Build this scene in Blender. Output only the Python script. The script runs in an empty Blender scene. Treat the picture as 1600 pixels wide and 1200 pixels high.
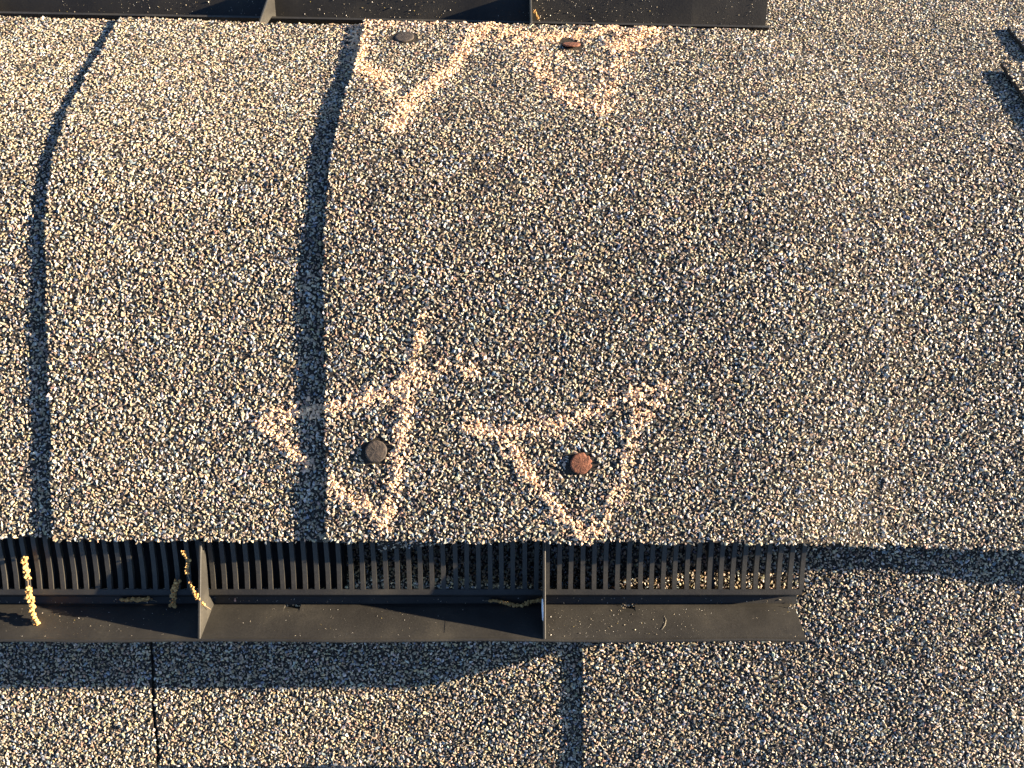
import bpy, bmesh, math, random
import numpy as np
from mathutils import Vector

scene = bpy.context.scene
C = scene.collection
rng = np.random.default_rng(7)
random.seed(7)

# ------------------------------------------------------------------ frame of the near roof slope
# All building coordinates are millimetres in the frame of the near slope:
# x along the ridge, u up the slope, h out of the slope.  W() turns them into world metres.
PITCH = math.atan(4 / 12.0)
CP, SP = math.cos(PITCH), math.sin(PITCH)
ORIGIN = np.array([0.0, 0.0, 4.0])
CAMH, FPX = 417.0, 1202.0


def W(p):
    p = np.asarray(p, dtype=np.float64)
    x, u, h = p[..., 0], p[..., 1], p[..., 2]
    return np.stack([x, u * CP - h * SP, u * SP + h * CP], axis=-1) * 0.001 + ORIGIN


def Wdir(v):
    x, u, h = v
    return Vector((x, u * CP - h * SP, u * SP + h * CP)).normalized()


def at(px, py, h):
    """Point of the plane at height h that the photograph shows at pixel px, py."""
    d = (CAMH - h) / FPX
    return np.array([(px - 800) * d, (600 - py) * d, h])


# ------------------------------------------------------------------ camera, sky, sun, exposure
cam = bpy.data.cameras.new("camera")
cam.sensor_fit = 'HORIZONTAL'
cam.sensor_width = 36.0
cam.lens = 36.0 * FPX / 1600.0
cam.clip_start = 0.01
cam.clip_end = 500.0
cam_ob = bpy.data.objects.new("camera", cam)
cam_ob.location = W((0, 0, CAMH))
cam_ob.rotation_euler = (PITCH, 0, 0)
C.objects.link(cam_ob)
scene.camera = cam_ob

SUN = Wdir((5.7, 1.06, 1.0))
sun = bpy.data.lights.new("sun", 'SUN')
sun.energy = 5.0
sun.angle = math.radians(0.53)
sun.color = (1.0, 0.81, 0.57)
sun_ob = bpy.data.objects.new("sun", sun)
sun_ob.rotation_euler = SUN.to_track_quat('Z', 'Y').to_euler()
sun_ob.location = (3, 0.5, 6)
C.objects.link(sun_ob)

world = bpy.data.worlds.new("World")
scene.world = world
world.use_nodes = True
wn = world.node_tree
bg = wn.nodes.get("Background") or wn.nodes.new("ShaderNodeBackground")
sky = wn.nodes.new("ShaderNodeTexSky")
sky.sky_type = 'NISHITA'
sky.sun_disc = False
sky.sun_elevation = math.asin(SUN.z)
sky.sun_rotation = math.atan2(SUN.x, SUN.y)
sky.air_density = 0.5
sky.dust_density = 0.2
sky.ozone_density = 1.7
wn.links.new(sky.outputs["Color"], bg.inputs["Color"])
bg.inputs["Strength"].default_value = 0.056

vs = scene.view_settings
vs.view_transform = 'Standard'
vs.look = 'None'
vs.exposure = 2.47
vs.gamma = 1.0
vs.use_curve_mapping = False


# ------------------------------------------------------------------ materials
def new_mat(name):
    m = bpy.data.materials.new(name)
    m.use_nodes = True
    nt = m.node_tree
    b = nt.nodes["Principled BSDF"]
    return m, nt, b


def ramp(nt, stops):
    r = nt.nodes.new("ShaderNodeValToRGB")
    el = r.color_ramp.elements
    while len(el) < len(stops):
        el.new(0.5)
    for e, (p, c) in zip(el, stops):
        e.position = p
        e.color = (*c, 1)
    return r


def noise(nt, scale, detail=4, rough=0.6, vec=None):
    n = nt.nodes.new("ShaderNodeTexNoise")
    n.inputs["Scale"].default_value = scale
    n.inputs["Detail"].default_value = detail
    n.inputs["Roughness"].default_value = rough
    if vec is not None:
        nt.links.new(vec, n.inputs["Vector"])
    return n


def objcoord(nt):
    return nt.nodes.new("ShaderNodeTexCoord").outputs["Object"]


def bump(nt, b, height, strength, dist):
    bp = nt.nodes.new("ShaderNodeBump")
    bp.inputs["Strength"].default_value = strength
    bp.inputs["Distance"].default_value = dist
    nt.links.new(height, bp.inputs["Height"])
    nt.links.new(bp.outputs["Normal"], b.inputs["Normal"])


def mat_granule():
    m, nt, b = new_mat("mineral_granules")
    a = nt.nodes.new("ShaderNodeAttribute")
    a.attribute_name = "Col"
    n = noise(nt, 1500, 3, 0.65, objcoord(nt))
    r = ramp(nt, [(0.25, (0.62, 0.62, 0.62)), (0.75, (1.25, 1.25, 1.25))])
    nt.links.new(n.outputs["Fac"], r.inputs["Fac"])
    mx = nt.nodes.new("ShaderNodeMix")
    mx.data_type = 'RGBA'
    mx.blend_type = 'MULTIPLY'
    mx.inputs[0].default_value = 1.0
    nt.links.new(a.outputs["Color"], mx.inputs[6])
    nt.links.new(r.outputs["Color"], mx.inputs[7])
    nt.links.new(mx.outputs[2], b.inputs["Base Color"])
    b.inputs["Roughness"].default_value = 0.5
    b.inputs["Specular IOR Level"].default_value = 0.5
    return m


def mat_asphalt():
    m, nt, b = new_mat("asphalt_sheet")
    n = noise(nt, 600, 5, 0.7, objcoord(nt))
    r = ramp(nt, [(0.3, (0.016, 0.014, 0.012)), (0.7, (0.055, 0.048, 0.040))])
    nt.links.new(n.outputs["Fac"], r.inputs["Fac"])
    nt.links.new(r.outputs["Color"], b.inputs["Base Color"])
    b.inputs["Roughness"].default_value = 0.9
    b.inputs["Specular IOR Level"].default_value = 0.15
    bump(nt, b, n.outputs["Fac"], 0.6, 0.0006)
    return m


def mat_deck():
    """Roofing beyond the shingles that are built: granules as colour and relief."""
    m, nt, b = new_mat("granule_roofing")
    v = nt.nodes.new("ShaderNodeTexVoronoi")
    v.inputs["Scale"].default_value = 480
    nt.links.new(objcoord(nt), v.inputs["Vector"])
    sep = nt.nodes.new("ShaderNodeSeparateColor")
    nt.links.new(v.outputs["Color"], sep.inputs["Color"])
    r = ramp(nt, [(0.0, (0.03, 0.03, 0.03)), (0.35, (0.15, 0.12, 0.09)), (0.6, (0.28, 0.235, 0.175)),
                  (0.8, (0.16, 0.175, 0.19)), (1.0, (0.38, 0.34, 0.28))])
    nt.links.new(sep.outputs["Red"], r.inputs["Fac"])
    nt.links.new(r.outputs["Color"], b.inputs["Base Color"])
    b.inputs["Roughness"].default_value = 0.7
    inv = nt.nodes.new("ShaderNodeMath")
    inv.operation = 'MULTIPLY'
    inv.inputs[1].default_value = -1
    nt.links.new(v.outputs["Distance"], inv.inputs[0])
    bump(nt, b, inv.outputs[0], 1.0, 0.001)
    return m


def mat_plastic():
    m, nt, b = new_mat("weathered_black_plastic")
    oc = objcoord(nt)
    n = noise(nt, 28, 6, 0.62, oc)
    n2 = noise(nt, 900, 4, 0.7, oc)
    r = ramp(nt, [(0.25, (0.019, 0.018, 0.017)), (0.55, (0.033, 0.031, 0.027)), (0.8, (0.062, 0.056, 0.044))])
    nt.links.new(n.outputs["Fac"], r.inputs["Fac"])
    r2 = ramp(nt, [(0.2, (0.75, 0.75, 0.75)), (0.62, (1.05, 1.05, 1.05)), (0.78, (1.7, 1.62, 1.45))])
    nt.links.new(n2.outputs["Fac"], r2.inputs["Fac"])
    mx = nt.nodes.new("ShaderNodeMix")
    mx.data_type = 'RGBA'
    mx.blend_type = 'MULTIPLY'
    mx.inputs[0].default_value = 1.0
    nt.links.new(r.outputs["Color"], mx.inputs[6])
    nt.links.new(r2.outputs["Color"], mx.inputs[7])
    nt.links.new(mx.outputs[2], b.inputs["Base Color"])
    rr = ramp(nt, [(0.3, (0.42, 0.42, 0.42)), (0.7, (0.62, 0.62, 0.62))])
    nt.links.new(n.outputs["Fac"], rr.inputs["Fac"])
    nt.links.new(rr.outputs["Color"], b.inputs["Roughness"])
    b.inputs["Specular IOR Level"].default_value = 0.35
    bump(nt, b, n2.outputs["Fac"], 0.25, 0.0003)
    return m


def mat_nail(name, c0, c1, c2):
    m, nt, b = new_mat(name)
    oc = objcoord(nt)
    n = noise(nt, 420, 6, 0.7, oc)
    r = ramp(nt, [(0.3, c0), (0.52, c1), (0.72, c2)])
    nt.links.new(n.outputs["Fac"], r.inputs["Fac"])
    nt.links.new(r.outputs["Color"], b.inputs["Base Color"])
    b.inputs["Roughness"].default_value = 0.75
    b.inputs["Metallic"].default_value = 0.15
    bump(nt, b, n.outputs["Fac"], 0.9, 0.0006)
    return m


def mat_plain(name, col, col2, scale, rough=0.7, sss=0.0):
    m, nt, b = new_mat(name)
    n = noise(nt, scale, 4, 0.6, objcoord(nt))
    r = ramp(nt, [(0.3, col), (0.7, col2)])
    nt.links.new(n.outputs["Fac"], r.inputs["Fac"])
    nt.links.new(r.outputs["Color"], b.inputs["Base Color"])
    b.inputs["Roughness"].default_value = rough
    return m


M_GRAN = mat_granule()
M_ASPH = mat_asphalt()
M_DECK = mat_deck()
M_PLAS = mat_plastic()
M_NAIL_DARK = mat_nail("weathered_grey_nail", (0.03, 0.025, 0.02), (0.06, 0.047, 0.038), (0.11, 0.08, 0.06))
M_NAIL_RUST = mat_nail("rusted_nail", (0.05, 0.02, 0.012), (0.16, 0.055, 0.028), (0.27, 0.105, 0.055))
M_CATKIN = mat_plain("dry_catkin", (0.34, 0.16, 0.045), (0.74, 0.47, 0.17), 420, 0.8)
M_STEM = mat_plain("catkin_stem", (0.22, 0.15, 0.08), (0.35, 0.26, 0.15), 700, 0.8)
M_WHITE = mat_plain("white_flake", (0.62, 0.62, 0.66), (0.8, 0.8, 0.8), 500, 0.6)
M_DUST = mat_plain("pale_dust", (0.35, 0.3, 0.2), (0.75, 0.7, 0.55), 300, 0.8)
M_FILT = mat_plain("black_filter_felt", (0.006, 0.006, 0.006), (0.014, 0.013, 0.012), 400, 0.95)


# ------------------------------------------------------------------ mesh helpers
def link_mesh(name, me, parent=None, mat=None):
    if mat is not None:
        me.materials.append(mat)
    o = bpy.data.objects.new(name, me)
    C.objects.link(o)
    if parent is not None:
        o.parent = parent
        o.matrix_parent_inverse = parent.matrix_world.inverted()
    return o


def mesh(name, verts, faces, mat, parent=None, smooth=False):
    """verts: slope-frame millimetres.  The object's origin sits at the mean of its points."""
    v = W(np.asarray(verts, dtype=np.float64))
    c = v.mean(axis=0)
    me = bpy.data.meshes.new(name)
    me.from_pydata([tuple(p) for p in (v - c)], [], faces)
    me.update()
    if smooth:
        for p in me.polygons:
            p.use_smooth = True
    o = link_mesh(name, me, None, mat)
    o.location = c
    if parent is not None:
        o.parent = parent
        o.matrix_parent_inverse = PINV[parent.name]
    PINV[o.name] = o.matrix_basis.inverted() if parent is None else (parent_world(o)).inverted()
    return o


PINV = {}
PWORLD = {}


def parent_world(o):
    # every object here is only translated, so its world matrix is its own basis (parent inverse cancels)
    return o.matrix_basis.copy()


def empty(name, at_mm):
    o = bpy.data.objects.new(name, None)
    o.location = W(at_mm)
    o.empty_display_size = 0.02
    C.objects.link(o)
    PINV[o.name] = o.matrix_basis.inverted()
    return o


def tag(o, label=None, cat=None, group=None, kind=None):
    for k, v in (("label", label), ("category", cat), ("group", group), ("kind", kind)):
        if v:
            o[k] = v
    return o


def prism(profiles):
    """Loft of closed profiles: list of (x, [(u,h),...]) with the same point count, capped at both ends."""
    n = len(profiles[0][1])
    V, F = [], []
    for x, pr in profiles:
        V += [(x if not callable(x) else x(u, h), u, h) for (u, h) in pr]
    for k in range(len(profiles) - 1):
        a, b = k * n, (k + 1) * n
        for i in range(n):
            j = (i + 1) % n
            F.append((a + i, a + j, b + j, b + i))
    F.append(tuple(range(n - 1, -1, -1)))
    F.append(tuple(range((len(profiles) - 1) * n, len(profiles) * n)))
    return V, F


def join(parts):
    V, F = [], []
    for v, f in parts:
        o = len(V)
        V += list(v)
        F += [tuple(i + o for i in q) for q in f]
    return V, F


def box(x0, x1, u0, u1, h0, h1):
    return prism([(x0, [(u0, h0), (u1, h0), (u1, h1), (u0, h1)]), (x1, [(u0, h0), (u1, h0), (u1, h1), (u0, h1)])])


def wob(seed, scales, amps):
    """Smooth repeatable 1-D wobble."""
    r = np.random.default_rng(seed)
    ph = r.uniform(0, 6.28, (len(scales), 3))
    fr = r.uniform(0.7, 1.4, (len(scales), 3))

    def f(t):
        t = np.asarray(t, dtype=np.float64)
        s = np.zeros_like(t)
        for i, (L, a) in enumerate(zip(scales, amps)):
            for k in range(3):
                s = s + a / 1.7 * np.sin(t * 6.283 / L * fr[i, k] + ph[i, k])
        return s
    return f


def wob2(seed, L, amp):
    r = np.random.default_rng(seed)
    K = 7
    ang = r.uniform(0, 6.28, K)
    fr = r.uniform(0.6, 1.7, K) / L
    ph = r.uniform(0, 6.28, K)

    def f(x, s):
        z = 0
        for k in range(K):
            z = z + np.sin(6.283 * fr[k] * (x * math.cos(ang[k]) + s * math.sin(ang[k])) + ph[k])
        return amp * z / 2.6
    return f


# ------------------------------------------------------------------ curve of the ridge cap
S0, RAD, PHI = 45.0, 190.0, 2 * PITCH
S1 = S0 + RAD * PHI
CF, SF = math.cos(PHI), math.sin(PHI)
U1, H1 = S0 + RAD * SF, -RAD * (1 - CF)


def cap_curve(s):
    s = np.asarray(s, dtype=np.float64)
    ph = np.clip((s - S0) / RAD, 0, PHI)
    u = np.where(s < S0, s, np.where(s < S1, S0 + RAD * np.sin(ph), U1 + (s - S1) * CF))
    h = np.where(s < S0, 0, np.where(s < S1, -RAD * (1 - np.cos(ph)), H1 - (s - S1) * SF))
    return u, h, np.sin(ph), np.cos(ph)


def sm(t):
    t = np.clip(t, 0, 1)
    return t * t * (3 - 2 * t)


def droop(x, s):
    """The caps come down off the end of the vent, most of all along their near edge."""
    return -6.0 * sm((x - 135) / 110.0) - 6.0 * sm((x - 130) / 85.0) * (1 - sm((s + 88) / 75))


def cap_point(x, s, off):
    u, h, nu, nh = cap_curve(s)
    return np.stack([x + 0 * u, u + nu * off, h + nh * off], -1), np.stack([0 * u, nu, nh], -1)


_tab_s = np.linspace(-110, 300, 4000)


def cap_at(px, py, off=3.0):
    p, _ = cap_point(np.zeros_like(_tab_s), _tab_s, off)
    y = 600 - FPX * p[:, 1] / (CAMH - p[:, 2])
    s = np.interp(py, y[::-1], _tab_s[::-1])
    q, n = cap_point(np.array([0.0]), np.array([s]), off)
    return (px - 800) * (CAMH - q[0, 2]) / FPX, float(s)


# ------------------------------------------------------------------ granules
def make_templates(n):
    out = []
    r = np.random.default_rng(3)
    while len(out) < n:
        k = int(r.integers(8, 12))
        p = r.normal(size=(k, 3))
        p /= np.linalg.norm(p, axis=1)[:, None]
        p *= r.uniform(0.82, 1.08, (k, 1))
        bm = bmesh.new()
        vs_ = [bm.verts.new(q) for q in p]
        bmesh.ops.convex_hull(bm, input=vs_)
        bad = [f for f in bm.faces if f.normal.z < -0.45]
        bmesh.ops.delete(bm, geom=bad, context='FACES')
        lo = [v for v in bm.verts if not v.link_faces]
        bmesh.ops.delete(bm, geom=lo, context='VERTS')
        bmesh.ops.triangulate(bm, faces=bm.faces[:])
        bm.verts.index_update()
        v = np.array([q.co[:] for q in bm.verts])
        f = np.array([[q.index for q in t.verts] for t in bm.faces])
        bm.free()
        if len(f) >= 7:
            out.append((v, f))
    return out


TEMPL = make_templates(18)
PALETTE = np.array([(0.46, 0.385, 0.275), (0.35, 0.275, 0.185), (0.25, 0.285, 0.32), (0.06, 0.055, 0.052),
                    (0.55, 0.515, 0.445), (0.36, 0.235, 0.165), (0.17, 0.14, 0.115), (0.47, 0.365, 0.215)])
MIX_LIGHT = np.array([0.36, 0.18, 0.09, 0.08, 0.12, 0.03, 0.06, 0.08])
MIX_DARK = np.array([0.31, 0.20, 0.10, 0.12, 0.10, 0.05, 0.08, 0.04])


def pack_granules(name, pts, nrm, rad, col, parent, mat=None, flat=(0.35, 0.6), tilt=0.31):
    """One joined mesh of angular granules sitting on a surface."""
    n = len(pts)
    if n == 0:
        return None
    which = rng.integers(0, len(TEMPL), n)
    e3 = nrm / np.linalg.norm(nrm, axis=1)[:, None]
    e1 = np.zeros((n, 3)); e1[:, 0] = 1
    e2 = np.cross(e3, e1)
    # random tilt of the granule's own axis
    ta = rng.uniform(0, 6.283, n); tt = rng.normal(0, tilt, n)
    ax = e3 + (np.cos(ta) * np.tan(np.clip(tt, -0.9, 0.9)))[:, None] * e1 + (np.sin(ta) * np.tan(np.clip(tt, -0.9, 0.9)))[:, None] * e2
    ax /= np.linalg.norm(ax, axis=1)[:, None]
    ra = rng.uniform(0, 6.283, n)
    b1 = np.cos(ra)[:, None] * e1 + np.sin(ra)[:, None] * e2
    b1 -= (b1 * ax).sum(1)[:, None] * ax
    b1 /= np.linalg.norm(b1, axis=1)[:, None]
    b2 = np.cross(ax, b1)
    sx = rad * rng.uniform(0.95, 1.3, n)
    sy = rad * rng.uniform(0.68, 1.0, n)
    sz = rad * rng.uniform(flat[0], flat[1], n)
    V, Fs, Cs = [], [], []
    base = 0
    for t, (tv, tf) in enumerate(TEMPL):
        ix = np.nonzero(which == t)[0]
        if len(ix) == 0:
            continue
        q = (pts[ix][:, None, :]
             + (sx[ix][:, None] * tv[None, :, 0])[..., None] * b1[ix][:, None, :]
             + (sy[ix][:, None] * tv[None, :, 1])[..., None] * b2[ix][:, None, :]
             + (sz[ix][:, None] * tv[None, :, 2])[..., None] * ax[ix][:, None, :])
        nv = len(tv)
        V.append(q.reshape(-1, 3))
        Fs.append((tf[None] + (np.arange(len(ix)) * nv)[:, None, None]).reshape(-1, 3) + base)
        Cs.append(np.repeat(col[ix], nv, axis=0))
        base += len(ix) * nv
    V = W(np.concatenate(V)); F = np.concatenate(Fs); K = np.concatenate(Cs)
    c = V.mean(axis=0)
    V = (V - c).astype(np.float32)
    me = bpy.data.meshes.new(name)
    me.vertices.add(len(V)); me.vertices.foreach_set("co", V.ravel())
    me.loops.add(F.size); me.loops.foreach_set("vertex_index", F.ravel().astype(np.int32))
    me.polygons.add(len(F)); me.polygons.foreach_set("loop_start", (np.arange(len(F)) * 3).astype(np.int32))
    at_ = me.attributes.new("Col", 'FLOAT_COLOR', 'POINT')
    at_.data.foreach_set("color", np.concatenate([K, np.ones((len(K), 1))], 1).astype(np.float32).ravel())
    me.update(calc_edges=True)
    me.shade_flat()
    me.materials.append(mat or M_GRAN)
    o = bpy.data.objects.new(name, me)
    C.objects.link(o)
    o.location = c
    if parent is not None:
        o.parent = parent
        o.matrix_parent_inverse = PINV[parent.name]
    o["kind"] = "stuff"
    return o


def granule_field(x0, x1, s0, s1, pitch, mix, keep=None, seed=0):
    """Jittered positions, radii and colours of the granules of one shingle."""
    r = np.random.default_rng(100 + seed)
    nx = int((x1 - x0) / pitch); ns = int((s1 - s0) / (pitch * 0.87))
    gx, gs = np.meshgrid(np.arange(nx + 1), np.arange(ns + 1), indexing='ij')
    x = x0 + (gx + 0.5 * (gs % 2)) * pitch
    s = s0 + gs * pitch * 0.87
    x = x.ravel() + r.normal(0, 0.30 * pitch, x.size)
    s = s.ravel() + r.normal(0, 0.30 * pitch, s.size)
    if keep is not None:
        k = keep(x, s)
        x, s = x[k], s[k]
    n = len(x)
    rad = np.clip(r.lognormal(math.log(0.65 * pitch), 0.24, n), 0.3 * pitch, 1.0 * pitch)
    w2 = wob2(seed + 50, 40, 0.09)
    idx = r.choice(len(PALETTE), n, p=mix / mix.sum())
    col = PALETTE[idx] * r.uniform(0.78, 1.22, (n, 1)) * r.normal(1, 0.05, (n, 3)) * (1 + w2(x, s))[:, None]
    return x, s, rad, np.clip(col, 0.02, 0.85)


PITCH_G = 1.56

# chalk strokes, from their places in the photograph to places on the cap: (points, half width mm, strength)
STROKES = {
    'near_step': [([(406, 652), (440, 648), (465, 645), (512, 640), (560, 624), (612, 607), (655, 588)], 3.6, 0.85),
                  ([(655, 588), (706, 578), (740, 572)], 4.5, 0.38),
                  ([(659, 497), (652, 530), (645, 562), (640, 600)], 2.4, 0.6),
                  ([(640, 585), (636, 605), (626, 675), (620, 727), (610, 778), (596, 820)], 3.2, 0.9),
                  ([(406, 662), (435, 690), (477, 722)], 3.2, 0.8),
                  ([(514, 750), (537, 776), (570, 790), (598, 820)], 3.2, 0.75)],
    'near_rusty': [([(728, 668), (772, 679), (820, 672), (861, 663), (900, 655)], 3.2, 0.85),
                   ([(900, 655), (922, 640), (987, 614), (1030, 612)], 3.4, 0.55),
                   ([(785, 680), (814, 727), (847, 769), (880, 811), (915, 840)], 3.2, 0.85),
                   ([(1034, 606), (1020, 640)], 3.5, 0.55),
                   ([(995, 650), (987, 675), (973, 755), (945, 806), (925, 838)], 3.4, 0.6)],
    'far_step': [([(569, 36), (640, 32), (749, 29)], 6.0, 0.45),
                 ([(563, 40), (561, 100), (575, 112), (594, 121)], 5.0, 0.85),
                 ([(590, 118), (614, 152), (630, 165)], 5.0, 0.45),
                 ([(614, 197), (642, 157), (670, 135), (704, 107), (737, 56), (768, 36)], 5.0, 0.75)],
    'far_edge': [([(788, 50), (839, 59), (906, 57), (962, 40)], 5.0, 0.75),
                 ([(790, 50), (827, 84), (861, 135), (912, 163), (945, 172)], 5.0, 0.48),
                 ([(1030, 38), (985, 62), (966, 70)], 8.0, 0.85),
                 ([(975, 62), (968, 92), (951, 135), (940, 165)], 5.0, 0.42),
                 ([(800, 60), (835, 62), (850, 85), (880, 120)], 11.0, 0.14), ([(985, 60), (960, 110)], 11.0, 0.14)],
}
STROKES_XS = {k: [(np.array([cap_at(px, py) for px, py in pl]), w, p) for pl, w, p in v] for k, v in STROKES.items()}


def seg_dist(x, s, pl):
    d = np.full(len(x), 1e9)
    for a, b in zip(pl[:-1], pl[1:]):
        ab = b - a
        t = np.clip(((x - a[0]) * ab[0] + (s - a[1]) * ab[1]) / (ab @ ab), 0, 1)
        d = np.minimum(d, np.hypot(x - a[0] - t * ab[0], s - a[1] - t * ab[1]))
    return d


def chalk_of(x, s, key):
    """Probability-weighted choice of granules coated with chalk, and how thickly."""
    r = np.random.default_rng(len(key) * 7)
    best = np.zeros(len(x))
    for pl, w, p in STROKES_XS[key]:
        d = seg_dist(x, s, pl)
        best = np.maximum(best, p * np.exp(-(d / w) ** 2 * 0.8))
    amt = best + r.normal(0, 0.26, len(x)) * (best > 0.03) + (wob2(len(key), 9, 0.2)(x, s) + wob2(len(key) + 1, 24, 0.12)(x, s)) * (best > 0.05)
    return np.clip((amt - 0.21) / 0.48, 0, 1)


def sheet(name, x_of, s_near, s_far, off, thick, parent, nx=90, ns=70, point=cap_point, mat=None):
    """A bent shingle with real thickness.  x_of(t, s) gives the x of column t (0..1)."""
    t = np.linspace(0, 1, nx)
    q = np.linspace(0, 1, ns)
    T, Q = np.meshgrid(t, q, indexing='ij')
    X = x_of(T, 80 + 0 * T)
    S = s_near(X) + (s_far(X) - s_near(X)) * Q
    X = x_of(T, S)
    top, _ = point(X, S, off(X, S))
    bot, _ = point(X, S, off(X, S) - thick)
    V = np.concatenate([top.reshape(-1, 3), bot.reshape(-1, 3)])
    F = []
    N = nx * ns
    idx = lambda i, j: i * ns + j
    for i in range(nx - 1):
        for j in range(ns - 1):
            a, b, c, d = idx(i, j), idx(i + 1, j), idx(i + 1, j + 1), idx(i, j + 1)
            F.append((a, b, c, d)); F.append((N + d, N + c, N + b, N + a))
    for i in range(nx - 1):
        a, b = idx(i, 0), idx(i + 1, 0)
        F.append((b, a, N + a, N + b))
        a, b = idx(i, ns - 1), idx(i + 1, ns - 1)
        F.append((a, b, N + b, N + a))
    for j in range(ns - 1):
        a, b = idx(0, j), idx(0, j + 1)
        F.append((a, b, N + b, N + a))
        a, b = idx(nx - 1, j), idx(nx - 1, j + 1)
        F.append((b, a, N + a, N + b))
    return mesh(name, V, F, mat or M_ASPH, parent)


# ------------------------------------------------------------------ nails: places (needed before granules so they leave bare rings)
NAILS = [dict(px=588, py=705, r=5.9, mat=M_NAIL_DARK, tilt=(0.05, 0.02), notch=False, lift=1.5,
              label="round grey-brown nail head ringed by the chalk triangle nearest the shingle step"),
         dict(px=908, py=724, r=5.9, mat=M_NAIL_RUST, tilt=(-0.04, 0.05), notch=True, lift=1.4,
              label="bright rusty notched nail head inside the chalk triangle above the vent slats"),
         dict(px=632, py=59, r=6.2, mat=M_NAIL_DARK, tilt=(0.02, -0.05), notch=False, lift=0.9,
              label="dull brown nail head near the far edge, ringed by chalk beside the shingle step"),
         dict(px=893, py=69, r=5.8, mat=M_NAIL_RUST, tilt=(0.30, 0.0), notch=False, lift=1.0,
              label="thin reddish tilted nail head just below the chalk line along the far edge")]
for nl in NAILS:
    nl['xs'] = cap_at(nl['px'], nl['py'])


def nail_keep(x, s):
    k = np.ones(len(x), bool)
    for i, nl in enumerate(NAILS):
        cx, cs = nl['xs']
        dx, ds = x - cx, s - cs
        d = np.hypot(dx, ds)
        a = np.arctan2(ds, dx)
        rr = nl['r'] * (1.3 + 0.18 * np.sin(a * 2 + i) + 0.12 * np.sin(a * 5 + 2 * i))
        k &= d > rr
    return k


# ------------------------------------------------------------------ roof planes
def roof_h(x):
    return -40.5 + 14.0 * np.clip((np.asarray(x, dtype=np.float64) + 60) / 300.0, 0, 1)


def near_point(x, s, off):
    h = roof_h(x) + off
    return np.stack([x, s + 0 * h, h], -1), np.stack([0 * h, 0 * h, 1 + 0 * h], -1)


FK = 26.0     # the far roof lies this far under the line of the cap's far side


def far_point(x, w, off):
    k = off - FK
    u = 230 + w * CF + k * SF
    h = -91 - w * SF + k * CF
    return np.stack([x + 0 * u, u, h], -1), np.stack([0 * u, SF + 0 * u, CF + 0 * u], -1)


def slab(u0, u1, fn, x0, x1, th):
    X = np.array([x0, x1, x1, x0] * 2, float)
    Y = np.array([u0, u0, u1, u1] * 2, float)
    O = np.array([0] * 4 + [-th] * 4, float)
    p, _ = fn(X, Y, O)
    return p, [(0, 1, 2, 3), (7, 6, 5, 4), (0, 4, 5, 1), (1, 5, 6, 2), (2, 6, 7, 3), (3, 7, 4, 0)]


V, F = slab(-2500, 96, lambda x, s, o: (np.stack([x, s, -44.0 + o], -1), None), -3000, 3000, 12)
near_roof = tag(mesh("roof_slope", V, F, M_DECK), "granule covered roof slope below the ridge vent", None, None, "structure")
V, F = slab(-130, 2500, lambda x, w, o: far_point(x, w, o - 6.0), -3000, 3000, 12)
far_roof = tag(mesh("roof_slope", V, F, M_DECK), "sunlit roof slope falling away beyond the ridge", None, None, "structure")
V, F = slab(-4000, 4000, lambda x, s, o: (np.stack([x, s * CP + 0 * x, s * -SP - 3800 * CP + o], -1), None), -4000, 4000, 10)


def roof_shingle(parent, fn, x0, x1, s0, s1, off, seed, mix, left_edge=None, th=2.4, gx=(-345, 345), gs=(-248, -66), label=None,
                 near_amp=0.5, pitch=PITCH_G):
    """Flat roof shingle between x0..x1, s0..s1 (s0 the lower edge) with granules where the picture can show them."""
    wn_, wl = wob(seed, [9, 40], [near_amp, near_amp]), wob(seed + 1, [8, 50], [0.25, 0.5])
    wr = wob(seed + 2, [8, 50], [0.25, 0.5])
    skew = left_edge or (lambda s: 0 * s)
    und = wob2(seed + 9, 85, 0.14)
    fn0 = lambda x: s0 + wn_(x)
    fo = lambda x, s: off(x, s) + und(x, s)
    lx = lambda s: x0 + wl(s) + skew(s)
    rx = lambda s: x1 + wr(s) + (RSK(s) if RSK else 0)
    o = sheet("shingle", lambda t, s: lx(s) * (1 - t) + rx(s) * t, fn0, lambda x: s1 + 0 * x, fo, th, parent, 70, 40, fn)
    x, s, rad, col = granule_field(max(x0 - 6, gx[0]), min(x1 + 6, gx[1]), max(s0 - 3, gs[0]), min(s1, gs[1]), pitch, mix,
                                   lambda x, s: (x > lx(s) + 0.1) & (x < rx(s) - 0.1) & (s > fn0(x) - 0.2) & (s < s1), seed)
    p, n = fn(x, s, fo(x, s) + rng.uniform(-0.14, 0.2, len(x)))
    pack_granules("granules", p, n, rad, col, o)
    if label:
        o["label"] = label
    return o


RSK = None
zero = lambda x, s: 0 * x
seam1 = lambda s: (s + 150) * -0.05        # the seam leans a little
# lower course, then the course above it
RSK = None
roof_shingle(near_roof, near_point, -420, 420, -330, -214, lambda x, s: -3.4 + 0 * x, 11, MIX_LIGHT, gs=(-262, -215))
RSK = lambda s: (s + 150) * -0.05
roof_shingle(near_roof, near_point, -420, -215.8, -228.5, -66, lambda x, s: 0.1 + 0 * x, 12, MIX_LIGHT)
RSK = None
roof_shingle(near_roof, near_point, -213.6, 52, -227, -66, lambda x, s: 0.0 + 0 * x, 13, MIX_LIGHT, left_edge=seam1)
roof_shingle(near_roof, near_point, 41, 420, -224.5, -66, lambda x, s: 1.8 + 4.5 * sm((s + 126) / 12) * (1 - sm((x - 40) / 120)), 14, MIX_DARK,
             label="darker raised roof shingle below the open end of the vent")
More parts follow.
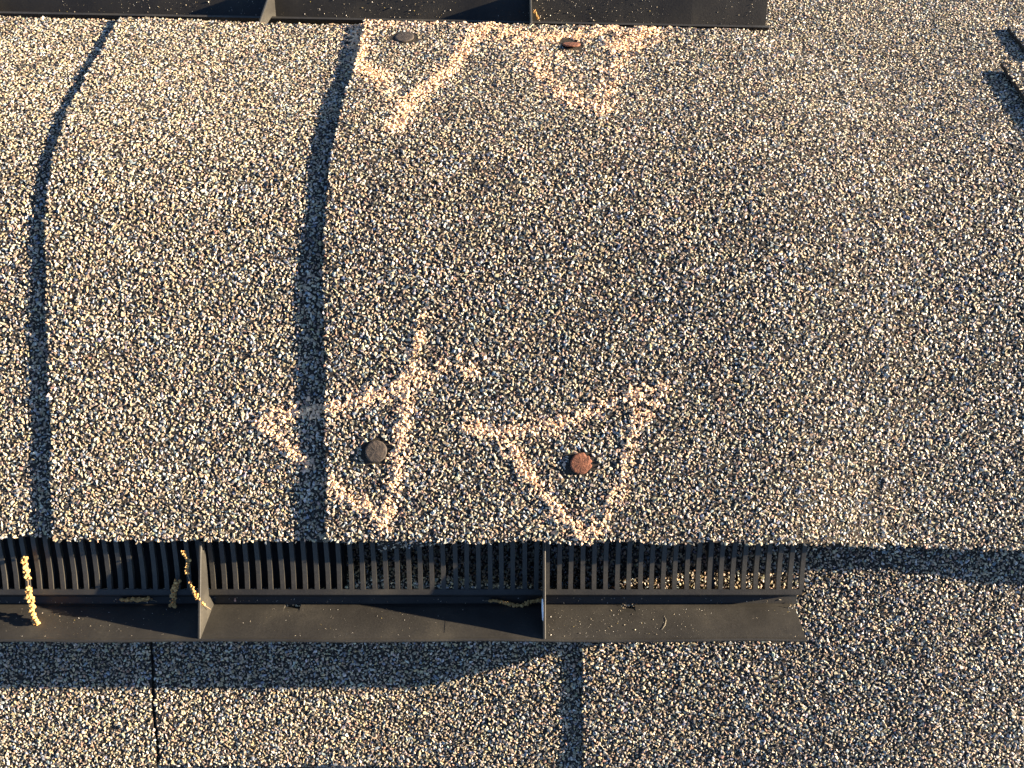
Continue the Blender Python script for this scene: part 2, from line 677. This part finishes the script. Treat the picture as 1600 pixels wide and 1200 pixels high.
# far slope: two shingles meeting at a step, and the course below them
roof_shingle(far_roof, far_point, -60, 370, -75, 58, zero, 21, MIX_LIGHT, gx=(145, 420), gs=(-66, 60))
roof_shingle(far_roof, far_point, 361, 470, -75, 55, lambda x, s: 2.9 + 0 * x, 22, MIX_LIGHT, gx=(145, 420), gs=(-66, 60))
roof_shingle(far_roof, far_point, -60, 470, 50, 200, lambda x, s: -2.8 + 0 * x, 23, MIX_LIGHT, gx=(145, 420), gs=(50, 125))

# ------------------------------------------------------------------ ridge cap
cap = tag(empty("ridge_capping", (0, 40, -6)), "row of overlapping granule-faced shingles bent over the ridge above the black vent", "ridge capping")


def s_far_vent(x):
    return 268.0 - 0.036 * (x + 52)


def interp_edge(tab):
    ss = np.array([a for a, _ in tab], float); xx = np.array([b for _, b in tab], float)
    return lambda s: np.interp(s, ss, xx)


def cap_shingle(xl, xr, s_near0, s_far0, off, seed, mix, gx, chalk=(), label=None, hide_x=1e9, thick=2.3, mat=None):
    wl, wr = wob(seed, [4, 9, 60], [0.2, 0.2, 0.32]), wob(seed + 1, [7, 45], [0.22, 0.4])
    wn_, wf = wob(seed + 2, [5, 16, 60], [0.35, 0.5, 0.5]), wob(seed + 3, [5, 20], [0.4, 0.4])
    und = wob2(seed + 9, 90, 0.10)
    XL = lambda s: xl(s) + wl(s)
    XR = lambda s: xr(s) + wr(s)
    sn = lambda x: s_near0(x) + wn_(x)
    sf = lambda x: s_far0(x) + wf(x)
    fo = lambda x, s: off(x, s) + und(x, s) + droop(x, s)
    o = sheet("shingle", lambda t, s: XL(s) * (1 - t) + XR(s) * t, sn, sf, fo, thick, cap, 120, 76, mat=mat)
    if label:
        o["label"] = label
    x, s, rad, col = granule_field(gx[0], gx[1], -98, 290, PITCH_G, mix,
                                   lambda x, s: (x > XL(s) - 0.1) & (x < XR(s) + 0.1) & (s > sn(x) - 0.4) & (s < sf(x) + 0.4)
                                   & nail_keep(x, s) & (x < hide_x), seed)
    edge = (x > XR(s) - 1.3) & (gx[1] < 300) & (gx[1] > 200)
    col[edge] = col[edge] * 0.48 + 0.27  # sunlit line along the middle cap's right edge, painted as paler granules
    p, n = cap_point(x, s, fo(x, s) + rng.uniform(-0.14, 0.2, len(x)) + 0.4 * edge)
    plain = np.ones(len(x), bool)
    pink = np.array([0.76, 0.47, 0.35]); cream = np.array([0.93, 0.635, 0.385])
    for key in chalk:
        a = chalk_of(x, s, key)
        m = (a > 0.12) & plain
        if m.sum() > 5:
            c = pink[None] * (1 - a[m][:, None]) + cream[None] * a[m][:, None]
            cc = col[m] * (1 - a[m][:, None] * 0.95) + c * a[m][:, None] * 0.95
            r2 = rad[m] * (1 + 0.30 * a[m])
            # crumbs of chalk caught between the granules
            fx, fs, fr, fc = granule_field(gx[0], gx[1], -98, 290, 1.7, mix, lambda x, s: (x > XL(s)) & (x < XR(s)) & (s > sn(x)) & (s < sf(x)) & nail_keep(x, s) & (x < hide_x), seed + 5)
            fa = chalk_of(fx, fs, key)
            k = fa > 0.55
            fp, fn_ = cap_point(fx[k], fs[k], fo(fx[k], fs[k]) + 0.25 + 0.45 * fa[k])
            fcol = pink[None] * (1 - fa[k][:, None]) + cream[None] * fa[k][:, None]
            pack_granules("chalk_mark", np.concatenate([p[m], fp]), np.concatenate([n[m], fn_]), np.concatenate([r2, fr[k] * 0.95]),
                          np.clip(np.concatenate([cc, fcol]), 0, 0.93), o)
            plain &= ~m
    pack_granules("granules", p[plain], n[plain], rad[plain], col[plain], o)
    return o, fo, sn


far_right = lambda x: 226.0 - 0.02 * (x - 250)
near_edge = lambda x: -82.8 - 0.0085 * (x + 280)
lapL = interp_edge([(-100, -247.5), (0, -249.5), (60, -251.5), (100, -256), (180, -263), (280, -265)])
lapC = interp_edge([(-100, -100), (0, -100.6), (90, -102), (150, -101), (200, -99), (280, -98)])
lapR = interp_edge([(-100, 205.6), (0, 205.3), (150, 204), (280, 204)])
lapE = interp_edge([(-100, 311), (0, 312), (150, 314), (280, 316)])
const = lambda v: (lambda s: v + 0 * np.asarray(s, float))

cap_shingle(const(-430), lambda s: lapL(s) + 30, near_edge, s_far_vent, lambda x, s: 2.4 * sm((-250 - x) / 180), 31, MIX_LIGHT,
            (-395, -215), hide_x=-240)
cap_shingle(lapL, lambda s: lapC(s) + 30, lambda x: near_edge(x) - 1.0, s_far_vent,
            lambda x, s: 2.25 * (1 - sm((x + 262) / 110)), 34, MIX_LIGHT, (-285, -64), chalk=('near_step', 'far_step'), hide_x=-85)
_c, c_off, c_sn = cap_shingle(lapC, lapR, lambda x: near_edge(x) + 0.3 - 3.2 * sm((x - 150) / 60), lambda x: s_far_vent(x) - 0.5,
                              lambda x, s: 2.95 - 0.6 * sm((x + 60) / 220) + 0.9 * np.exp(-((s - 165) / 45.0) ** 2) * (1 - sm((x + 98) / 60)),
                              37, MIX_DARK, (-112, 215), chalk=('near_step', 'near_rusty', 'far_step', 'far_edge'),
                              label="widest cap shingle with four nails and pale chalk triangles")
cap_shingle(lambda s: lapR(s) - 35, lambda s: lapE(s) + 35, lambda x: near_edge(x) - 2.6 - 2.0 * sm((x - 205) / 60), far_right,
            lambda x, s: 0.0 - 1.0 * sm((x - 205) / 80), 41, MIX_DARK, (196, 330))
cap_shingle(lapE, const(470), lambda x: near_edge(x) - 4.5, lambda x: far_right(x) + 5, lambda x, s: 2.2 + 0.5 * sm((s - 120) / 60) + 5.5 * (1 - sm((s + 88) / 75)) * sm((x - 318) / 70), 44, MIX_LIGHT, (305, 372))

# torn lower layer hanging out under the middle cap's edge
tp = [at(588, 838, -4.2), at(700, 838, -3.4), at(712, 847, -3.6), at(665, 853, -4.4), at(622, 857, -5.0), at(592, 861, -5.6), at(589, 850, -5.0)]
tv = [tuple(p) for p in tp] + [(p[0], p[1], p[2] - 1.1) for p in tp]
nT = len(tp)
flap = mesh("torn_flap", tv, [tuple(range(nT))[::-1], tuple(range(nT, 2 * nT))] + [(i, (i + 1) % nT, nT + (i + 1) % nT, nT + i) for i in range(nT)], M_ASPH, _c)
r_ = np.random.default_rng(5)
gp = []
for k in range(110):
    t = r_.uniform(0, 1)
    lo = 861 - 11 * t ** 0.9
    gp.append(at(591 + 110 * t, r_.uniform(840, lo - 0.5), -5.0 + 1.6 * t))
gp = np.array(gp)
pack_granules("granules", gp, np.tile([0, -0.1, 1.0], (len(gp), 1)), r_.uniform(0.5, 1.1, len(gp)),
              PALETTE[r_.choice(8, len(gp), p=MIX_DARK / MIX_DARK.sum())], _c)

# ------------------------------------------------------------------ ridge vent
vent = tag(empty("ridge_vent", (0, 40, -36)), "black plastic ridge vent with slats, gutter and wind baffle under the cap shingles", "roof vent")
XE = 163.0           # open end
XS = -420.0


def profile_part(name, prof, x0, x1, parent=None, mp=None, n=24):
    xs = np.linspace(x0, x1, n)
    mp = mp or (lambda x, u, h: (u, h))
    V, F = prism([(x, [mp(x, u, h) for u, h in prof]) for x in xs])
    return mesh(name, V, F, M_PLAS, parent or vent)


def far_map(x, u, h):
    w = -73 - u - 0.036 * (x + 52)
    return (230 + w * CF + h * SF, -91 - w * SF + h * CF)


# curved plate under the caps
ss = np.linspace(-78, 262, 40)
tu, th_, tn, tc = cap_curve(ss)
prof = [(a - n * 3.6, b - c * 3.6) for a, b, n, c in zip(tu, th_, tn, tc)] + \
       [(a - n * 5.4, b - c * 5.4) for a, b, n, c in list(zip(tu, th_, tn, tc))[::-1]]
profile_part("top_plate", prof, XS, XE - 2, n=2)

BASE = [(-114.6, -12.3), (-117.6, -12.5), (-118.3, -13.3), (-119.6, -19.4), (-121.0, -20.2), (-125.2, -20.6), (-125.8, -22.0),
        (-122.6, -22.2), (-122.2, -35.5), (-120.8, -35.5), (-120.4, -22.2), (-118.2, -21.6), (-116.6, -15.2), (-114.6, -14.2)]
profile_part("gutter", BASE, XS, XE - 1.2)


def baffle_prof(cut=0.0):
    iu, ih = -124.9 - cut * 0.70, -20.4 + cut
    return [(iu, ih), (-126.2 - cut * 0.6, -18.0 + cut * 0.8), (-138.2, -2.0), (-138.7, -0.9), (-139.7, -0.8), (-140.5, -1.8),
            (-140.3, -3.6), (-128.8, -19.0), (-126.8, -21.9)]


def baffle(mp, xend, parent, notches):
    xs = [(XS, 0)]
    wv = wob(77, [60, 170], [0.12, 0.25])
    for a, b in notches:
        xs += [(a - 0.05, 0), (a + 0.05, 3.0), (b - 0.05, 3.0), (b + 0.05, 0)]
    xs += [(x, 0) for x in np.arange(XS + 20, xend - 5, 24) if not any(a - 1 < x < b + 1 for a, b in notches)]
    xs += [(xend - 0.8, 0), (xend, 0.15)]
    xs.sort()
    pr = []
    for x, c in xs:
        p = baffle_prof(c)
        e = wv(x)
        pr.append((x, [mp(x, u + e * (-(u + 124) / 16), h + 0.4 * e) for u, h in p]))
    V, F = prism(pr)
    return mesh("baffle", V, F, M_PLAS, parent)


nx1 = (at(445, 946, -19)[0], at(470, 946, -19)[0])
nx2 = (at(971, 946, -19)[0], at(992, 946, -19)[0])
near_baffle = baffle(lambda x, u, h: (u, h), 160.0, vent, [nx1, nx2])
far_baffle = baffle(far_map, 181.0, vent, [])
profile_part("gutter", BASE[:7] + [(-118.2, -21.6), (-116.6, -15.2), (-114.6, -14.2)], XS, 180, mp=far_map)

# slats: each its own strip, following the drop from the plate to the rail
SL = [(-78, -4.6), (-88, -6.6), (-97, -9.2), (-106, -11.2), (-114.9, -12.4)]
slat_prof = SL + [(u + 0.15, h - 2.1) for u, h in SL[::-1]]
FINS = [-170.0, 17.6, -357.0]
V, F = prism([(-1.25, slat_prof), (1.25, slat_prof)])
first = None
k = 0
x = XE - 1.4
while x > -372:
    if min(abs(x - f) for f in FINS) > 1.4:
        if first is None:
            first = mesh("slat", [(vx + x, u, h) for vx, u, h in V], F, M_PLAS, vent)
            bx = first.location.copy(); x_first = x
        else:
            o = first.copy()
            C.objects.link(o)
            o.location = bx + Vector(((x - x_first + random.gauss(0, 0.12)) * 0.001, 0, 0))
            o.rotation_euler = (random.gauss(0, 0.006), 0, random.gauss(0, 0.007))
            o.parent = vent
            o.matrix_parent_inverse = PINV["ridge_vent"]
    x -= 6.44

# fins between the slats and the baffle
FP = [(-86, -3.0), (-92, -2.2), (-120, -1.4), (-138.5, -1.1), (-138.5, -2.6), (-131, -11.8), (-127.2, -16.6), (-124.8, -20.2),
      (-121.5, -17.5), (-118.6, -12.9), (-114.7, -12.0), (-104, -10.3), (-95, -8.2), (-87, -6.0)]


def fin(x, mp, y0=0):
    hw = 0.75
    V, F = prism([(x - hw, [mp(x, u, h) for u, h in FP]), (x - hw * 0.55, [mp(x, u, h + (0.35 if h > -3.2 else 0)) for u, h in FP]),
                  (x + hw * 0.55, [mp(x, u, h + (0.35 if h > -3.2 else 0)) for u, h in FP]), (x + hw, [mp(x, u, h) for u, h in FP])])
    return mesh("fin", V, F, M_PLAS, vent)


near_fins = [fin(x, lambda x, u, h: (u, h)) for x in FINS]
for x in (-171.5, 13.0, -385.0):
    fin(x, far_map)
# upright support inside, seen through the slats near the open end
xs_ = at(1112.5, 900, -14)[0]
V, F = box(xs_ - 1.7, xs_ + 1.7, -116, -72, -19.5, -15.6)
mesh("support_wall", V, F, M_PLAS, vent)
# mould line on the baffle face
a0, a1 = (-129.6, -13.8), (-136.4, -4.6)
xm = at(696, 978, -9)[0]
pr = [a0, a1, (a1[0] + 0.3, a1[1] + 0.22), (a0[0] + 0.3, a0[1] + 0.22)]
V, F = prism([(xm - 0.22, pr), (xm + 0.22, pr)])
mesh("mould_line", V, F, M_PLAS, near_baffle)


# raised marks moulded on the gutter wall and on the baffle's foot (too small to read)
def stroke_marks(name, strokes, pt, parent, wdt, lift, mat):
    parts = []
    for (ax, ay), (bx_, by) in strokes:
        a, b = np.array([ax, ay]), np.array([bx_, by])
        d = (b - a) / (np.linalg.norm(b - a) + 1e-9)
        nrm = np.array([-d[1], d[0]]) * wdt * 0.5
        q = [a - nrm, b - nrm, b + nrm, a + nrm]
        lo = [pt(*p, 0) for p in q]; hi = [pt(*p, lift) for p in q]
        parts.append((lo + hi, [(3, 2, 1, 0), (4, 5, 6, 7), (0, 1, 5, 4), (1, 2, 6, 5), (2, 3, 7, 6), (3, 0, 4, 7)]))
    V, F = join(parts)
    return mesh(name, V, F, mat, parent)


def wall_pt(x, t, l):          # gutter wall, t from the rail (0) to the floor (6 mm)
    return (x, -118.3 - 1.3 * t / 6.1 - l, -13.3 - 6.1 * t / 6.1)


def foot_pt(x, t, l):          # baffle face, t up from the foot
    return (x, -126.2 - 12 * t / 20.0 + 0.8 * l, -18.0 + 16 * t / 20.0 + 0.6 * l)


x0m = at(1093, 934, -16)[0]
strk = []
for i, dx in enumerate([0, 1.9, 3.4, 4.9, 8.6, 10.2, 11.8, 13.1]):
    xx = x0m + dx
    strk += [((xx, 1.2), (xx, 3.4)), ((xx, 3.4), (xx + 0.9, 3.4 if i % 2 else 2.2))]
stroke_marks("moulded_mark", strk, wall_pt, vent, 0.3, 0.3, M_PLAS)
x0m = at(709, 948, -16)[0]
stroke_marks("moulded_mark", [((x0m, 0.6), (x0m, 4.4)), ((x0m, 0.6), (x0m + 1.3, 0.6)), ((x0m + 2.4, 1.6), (x0m + 3.0, 3.6)),
                              ((x0m + 3.0, 3.6), (x0m + 3.8, 2.2)), ((x0m + 3.8, 2.2), (x0m + 4.6, 3.8)), ((x0m + 4.6, 3.8), (x0m + 5.6, 1.8)),
                              ((x0m + 6.2, 4.0), (x0m + 7.0, 3.0)), ((x0m + 7.0, 3.0), (x0m + 7.0, 0.8))], foot_pt, near_baffle, 0.4, 0.3, M_PLAS)

# ------------------------------------------------------------------ nails
for i, nl in enumerate(NAILS):
    cx, cs = nl['xs']
    x_, s_ = np.array([cx]), np.array([cs])
    p, n = cap_point(x_, s_, c_off(x_, s_) + nl['lift'])
    p, n = p[0], n[0]
    e1 = np.array([1.0, 0, 0]); e2 = np.cross(n, e1)
    n2 = n + nl['tilt'][0] * e2 + nl['tilt'][1] * e1
    n2 /= np.linalg.norm(n2)
    e1 = e1 - (e1 @ n2) * n2; e1 /= np.linalg.norm(e1); e2 = np.cross(n2, e1)
    r2 = np.random.default_rng(60 + i)
    NS = 40
    rim = []
    for k in range(NS):
        a = 6.2832 * k / NS
        rr = nl['r'] * (1 + 0.02 * math.sin(2 * a + i) + 0.012 * math.sin(5 * a + 2 * i) + r2.normal(0, 0.006))
        if nl['notch']:
            for ca, w, d in ((0.45, 0.12, 0.10), (-0.02, 0.08, 0.22), (-0.75, 0.2, 0.08), (1.0, 0.14, 0.2)):
                rr *= 1 - d * math.exp(-((math.atan2(math.sin(a - ca), math.cos(a - ca))) / w) ** 2)
        rim.append((math.cos(a) * rr, math.sin(a) * rr))
    V, F = [], []
    rings = [(0.0, None)]
    prof_r = [(0.30, 0.10), (0.62, 0.02), (0.86, -0.02), (0.96, -0.10), (1.0, -0.35), (0.98, -0.95), (0.30, -1.15), (0.22, -6.0)]
    V.append(tuple(p + n2 * 0.12))
    for f_, z_ in prof_r:
        for (a, b) in rim:
            zz = z_ + (r2.normal(0, 0.07 if nl['notch'] else 0.05) if f_ < 0.99 and z_ > -0.2 else 0)
            V.append(tuple(p + e1 * a * f_ + e2 * b * f_ + n2 * zz))
    for k in range(NS):
        F.append((0, 1 + k, 1 + (k + 1) % NS))
    for q in range(len(prof_r) - 1):
        for k in range(NS):
            a, b = 1 + q * NS + k, 1 + q * NS + (k + 1) % NS
            F.append((a, a + NS, b + NS, b))
    o = mesh("nail", V, F, nl['mat'], None, True)
    tag(o, nl['label'], "nail", "exposed nails in the cap shingle")


# ------------------------------------------------------------------ catkins, debris
def ico():
    bm = bmesh.new()
    bmesh.ops.create_icosphere(bm, subdivisions=1, radius=1.0)
    bm.verts.index_update()
    v = np.array([q.co[:] for q in bm.verts]); f = [tuple(q.index for q in t.verts) for t in bm.faces]
    bm.free()
    return v, f


ICO = ico()


def tube(path, r, sides=6):
    path = [np.array(p, float) for p in path]
    V, F = [], []
    for i, p in enumerate(path):
        d = path[min(i + 1, len(path) - 1)] - path[max(i - 1, 0)]
        d /= np.linalg.norm(d)
        a = np.cross(d, [0.3, 0.2, 1.0]); a /= np.linalg.norm(a); b = np.cross(d, a)
        for k in range(sides):
            t = 6.2832 * k / sides
            V.append(p + r * (math.cos(t) * a + math.sin(t) * b))
    for i in range(len(path) - 1):
        for k in range(sides):
            F.append((i * sides + k, i * sides + (k + 1) % sides, (i + 1) * sides + (k + 1) % sides, (i + 1) * sides + k))
    F.append(tuple(range(sides))[::-1]); F.append(tuple(range((len(path) - 1) * sides, len(path) * sides)))
    return V, F


def resample(path, step):
    path = np.array(path, float)
    L = np.concatenate([[0], np.cumsum(np.linalg.norm(np.diff(path, axis=0), axis=1))])
    n = max(2, int(L[-1] / step) + 1)
    t = np.linspace(0, L[-1], n)
    return np.stack([np.interp(t, L, path[:, k]) for k in range(3)], 1)


def catkin(path, rad, seed, label, spans=((0, 1),), step=1.35, stem=True):
    r = np.random.default_rng(seed)
    pts = resample(path, step)
    parts = []
    n = len(pts)
    ph = r.uniform(0, 6)
    for i, p in enumerate(pts):
        f = i / max(1, n - 1)
        if not any(a <= f <= b for a, b in spans):
            continue
        for k in range(4):
            ang = ph + i * 2.4 + k * 1.57 + r.normal(0, 0.35)
            d = np.array([math.cos(ang), math.sin(ang) * 0.6, math.sin(ang)])
            rr = rad * r.uniform(0.36, 0.70)
            c = p + d * rad * r.uniform(0.3, 0.85) + r.normal(0, 0.12 * rad, 3)
            v = ICO[0] * rr * r.uniform(0.7, 1.2, 3) * (1 + r.normal(0, 0.13, (len(ICO[0]), 1)))
            parts.append((c + v, ICO[1]))
    V, F = join(parts)
    o = mesh("catkin", V, F, M_CATKIN, None)
    tag(o, label, "catkin", "dry catkins caught in the vent")
    if stem:
        V, F = tube(pts, 0.16, 5)
        mesh("stem", V, F, M_STEM, o)
    return o


V, F = box(XS, -96, -116.5, -70, -30, -22)
mesh("filter_mat", V, F, M_FILT, vent)
P = at


def on_face(px, py, lift=0.1):
    h = -10.0
    for _ in range(12):
        u = (600 - py) * (CAMH - h) / FPX
        h = -18 + 16 * (-u - 126.2) / 12.0
    return at(px, py, h + lift)


catkin([P(37, 872, -5.5), P(39, 884, -5.5), P(41, 896, -6), P(44, 908, -6), P(44, 925, -5), P(50, 940, -7), on_face(49, 955, 4.5), on_face(57, 973, 2.0)], 1.75, 1,
       "bright yellow catkin hanging in the sun from slats over the baffle", ((0, 0.27), (0.38, 1)))
catkin([P(190, 938, -18), P(205, 936, -17.5), P(220, 937, -18), P(232, 935, -18.3), P(245, 940, -18)], 1.9, 2,
       "brown catkin lying flat along the shaded gutter by the fin", ((0, 0.75),))
catkin([P(277, 908, -9), P(272, 922, -10), P(271, 935, -13), P(270, 947, -14)], 1.7, 3, "short tan catkin standing in shade between slats and gutter")
catkin([P(287, 862, -4), P(289, 868, -4), P(294, 876, -4), P(291, 891, -4), P(296, 906, -3), P(301, 921, -2), P(308, 934, -0.5), P(317, 944, -3), P(329, 952, -9)], 1.25, 4,
       "golden catkin draped over the top of the fin", ((0, 0.33), (0.43, 0.72), (0.78, 0.86)))
catkin([P(757, 939, -18), P(770, 938, -18), P(790, 942, -18), P(805, 946, -17.5), P(815, 947, -17.5), P(828, 941, -18), P(846, 937, -18)], 1.7, 5,
       "curved orange-brown catkin in deep shade against the fin's foot", ((0.12, 1.0),))
fm = far_map
q0 = [np.array([15.8 + dx, *fm(15.8, u, h)]) for dx, u, h in ((0.0, -128.5, -11.0), (1.0, -127.5, -11.5), (2.0, -126.5, -13.5), (2.6, -125.8, -15))]
catkin(q0, 1.0, 6, "tiny orange catkin scrap on the far baffle beside its fin", stem=False)

# fibre stuck to the baffle, white flake on the fin
V, F = tube([on_face(1034, 984), on_face(1039, 977, 0.2), on_face(1041, 969, 0.2), on_face(1038, 962)], 0.085, 5)
tag(mesh("fibre", V, F, M_DUST, None, True), "thin pale curled fibre stuck on the sunlit baffle face", "fibre")
fl = [P(846.6, 936, -1.5), P(848.6, 936, -1.2), P(849, 948, -1), P(849.2, 962, -1), P(848.6, 971, -1), P(847.2, 968, -1.4), P(846.2, 950, -1.5)]
fv = [tuple(p) for p in fl] + [(p[0] + 0.1, p[1], p[2] - 0.5) for p in fl]
nf = len(fl)
tag(mesh("paint_flake", fv, [tuple(range(nf))[::-1], tuple(range(nf, 2 * nf))] + [(i, (i + 1) % nf, nf + (i + 1) % nf, nf + i) for i in range(nf)], M_WHITE),
    "white flake stuck to the shaded side of the middle fin", "flake")

# pale dust specks on both baffles and grit in the gutter
r3 = np.random.default_rng(91)


def face_pts(n, x0, x1, mp, lo=0.05, hi=0.98):
    out, nn = [], []
    for _ in range(n):
        x = r3.uniform(x0, x1); t = r3.uniform(lo, hi)
        u, h = -126.2 - 12 * t, -18 + 16 * t
        a = mp(x, u + 0.05, h + 0.05)
        b = mp(x, u + 0.8, h + 0.6)
        out.append((x, *a)); d = np.array([0, b[0] - a[0], b[1] - a[1]]); nn.append(d / np.linalg.norm(d))
    return np.array(out), np.array(nn)


ident = lambda x, u, h: (u, h)
p1, n1 = face_pts(520, -330, 160, ident)
p2, n2 = face_pts(900, -330, 174, far_map)
p3, n3 = face_pts(220, 17, 160, ident)
pp, nn = np.concatenate([p1, p2, p3]), np.concatenate([n1, n2, n3])
rad = np.clip(r3.lognormal(math.log(0.13), 0.5, len(pp)), 0.06, 0.5)
rad[len(p1):len(p1) + len(p2)] *= 1.5
cl = np.array([(0.6, 0.52, 0.38), (0.75, 0.72, 0.65), (0.5, 0.38, 0.12), (0.35, 0.3, 0.25)])[r3.choice(4, len(pp), p=[.45, .3, .1, .15])]
o = pack_granules("dust_specks", pp, nn, rad, cl, None)
tag(o, "scatter of pale pollen and dust specks on the black baffles", "dust", None, "stuff")
g = []
for _ in range(130):
    g.append((r3.uniform(-330, 158), r3.uniform(-124.6, -121.4), -20.1))
for _ in range(26):
    g.append((r3.uniform(nx2[0], nx2[1]), r3.uniform(-127.5, -124), r3.uniform(-19.5, -18)))
for _ in range(30):
    g.append((r3.normal(157.8, 1.1), r3.normal(-127, 0.9), -17.4))
g.append(tuple(at(367, 937, -19.6)))
g.append(tuple(at(869, 958, -16.0)))
g = np.array(g)
rad = r3.uniform(0.18, 0.5, len(g)); rad[-2:] = (1.25, 0.7)
cl = PALETTE[r3.choice(8, len(g), p=MIX_DARK / MIX_DARK.sum())]; cl[-2] = (0.55, 0.38, 0.33); cl[-1] = (0.75, 0.66, 0.5)
o = pack_granules("loose_grit", g, np.tile([0, 0.2, 1.0], (len(g), 1)), rad, cl, None)
tag(o, "loose mineral grit caught in the gutter of the black vent", "grit", None, "stuff")
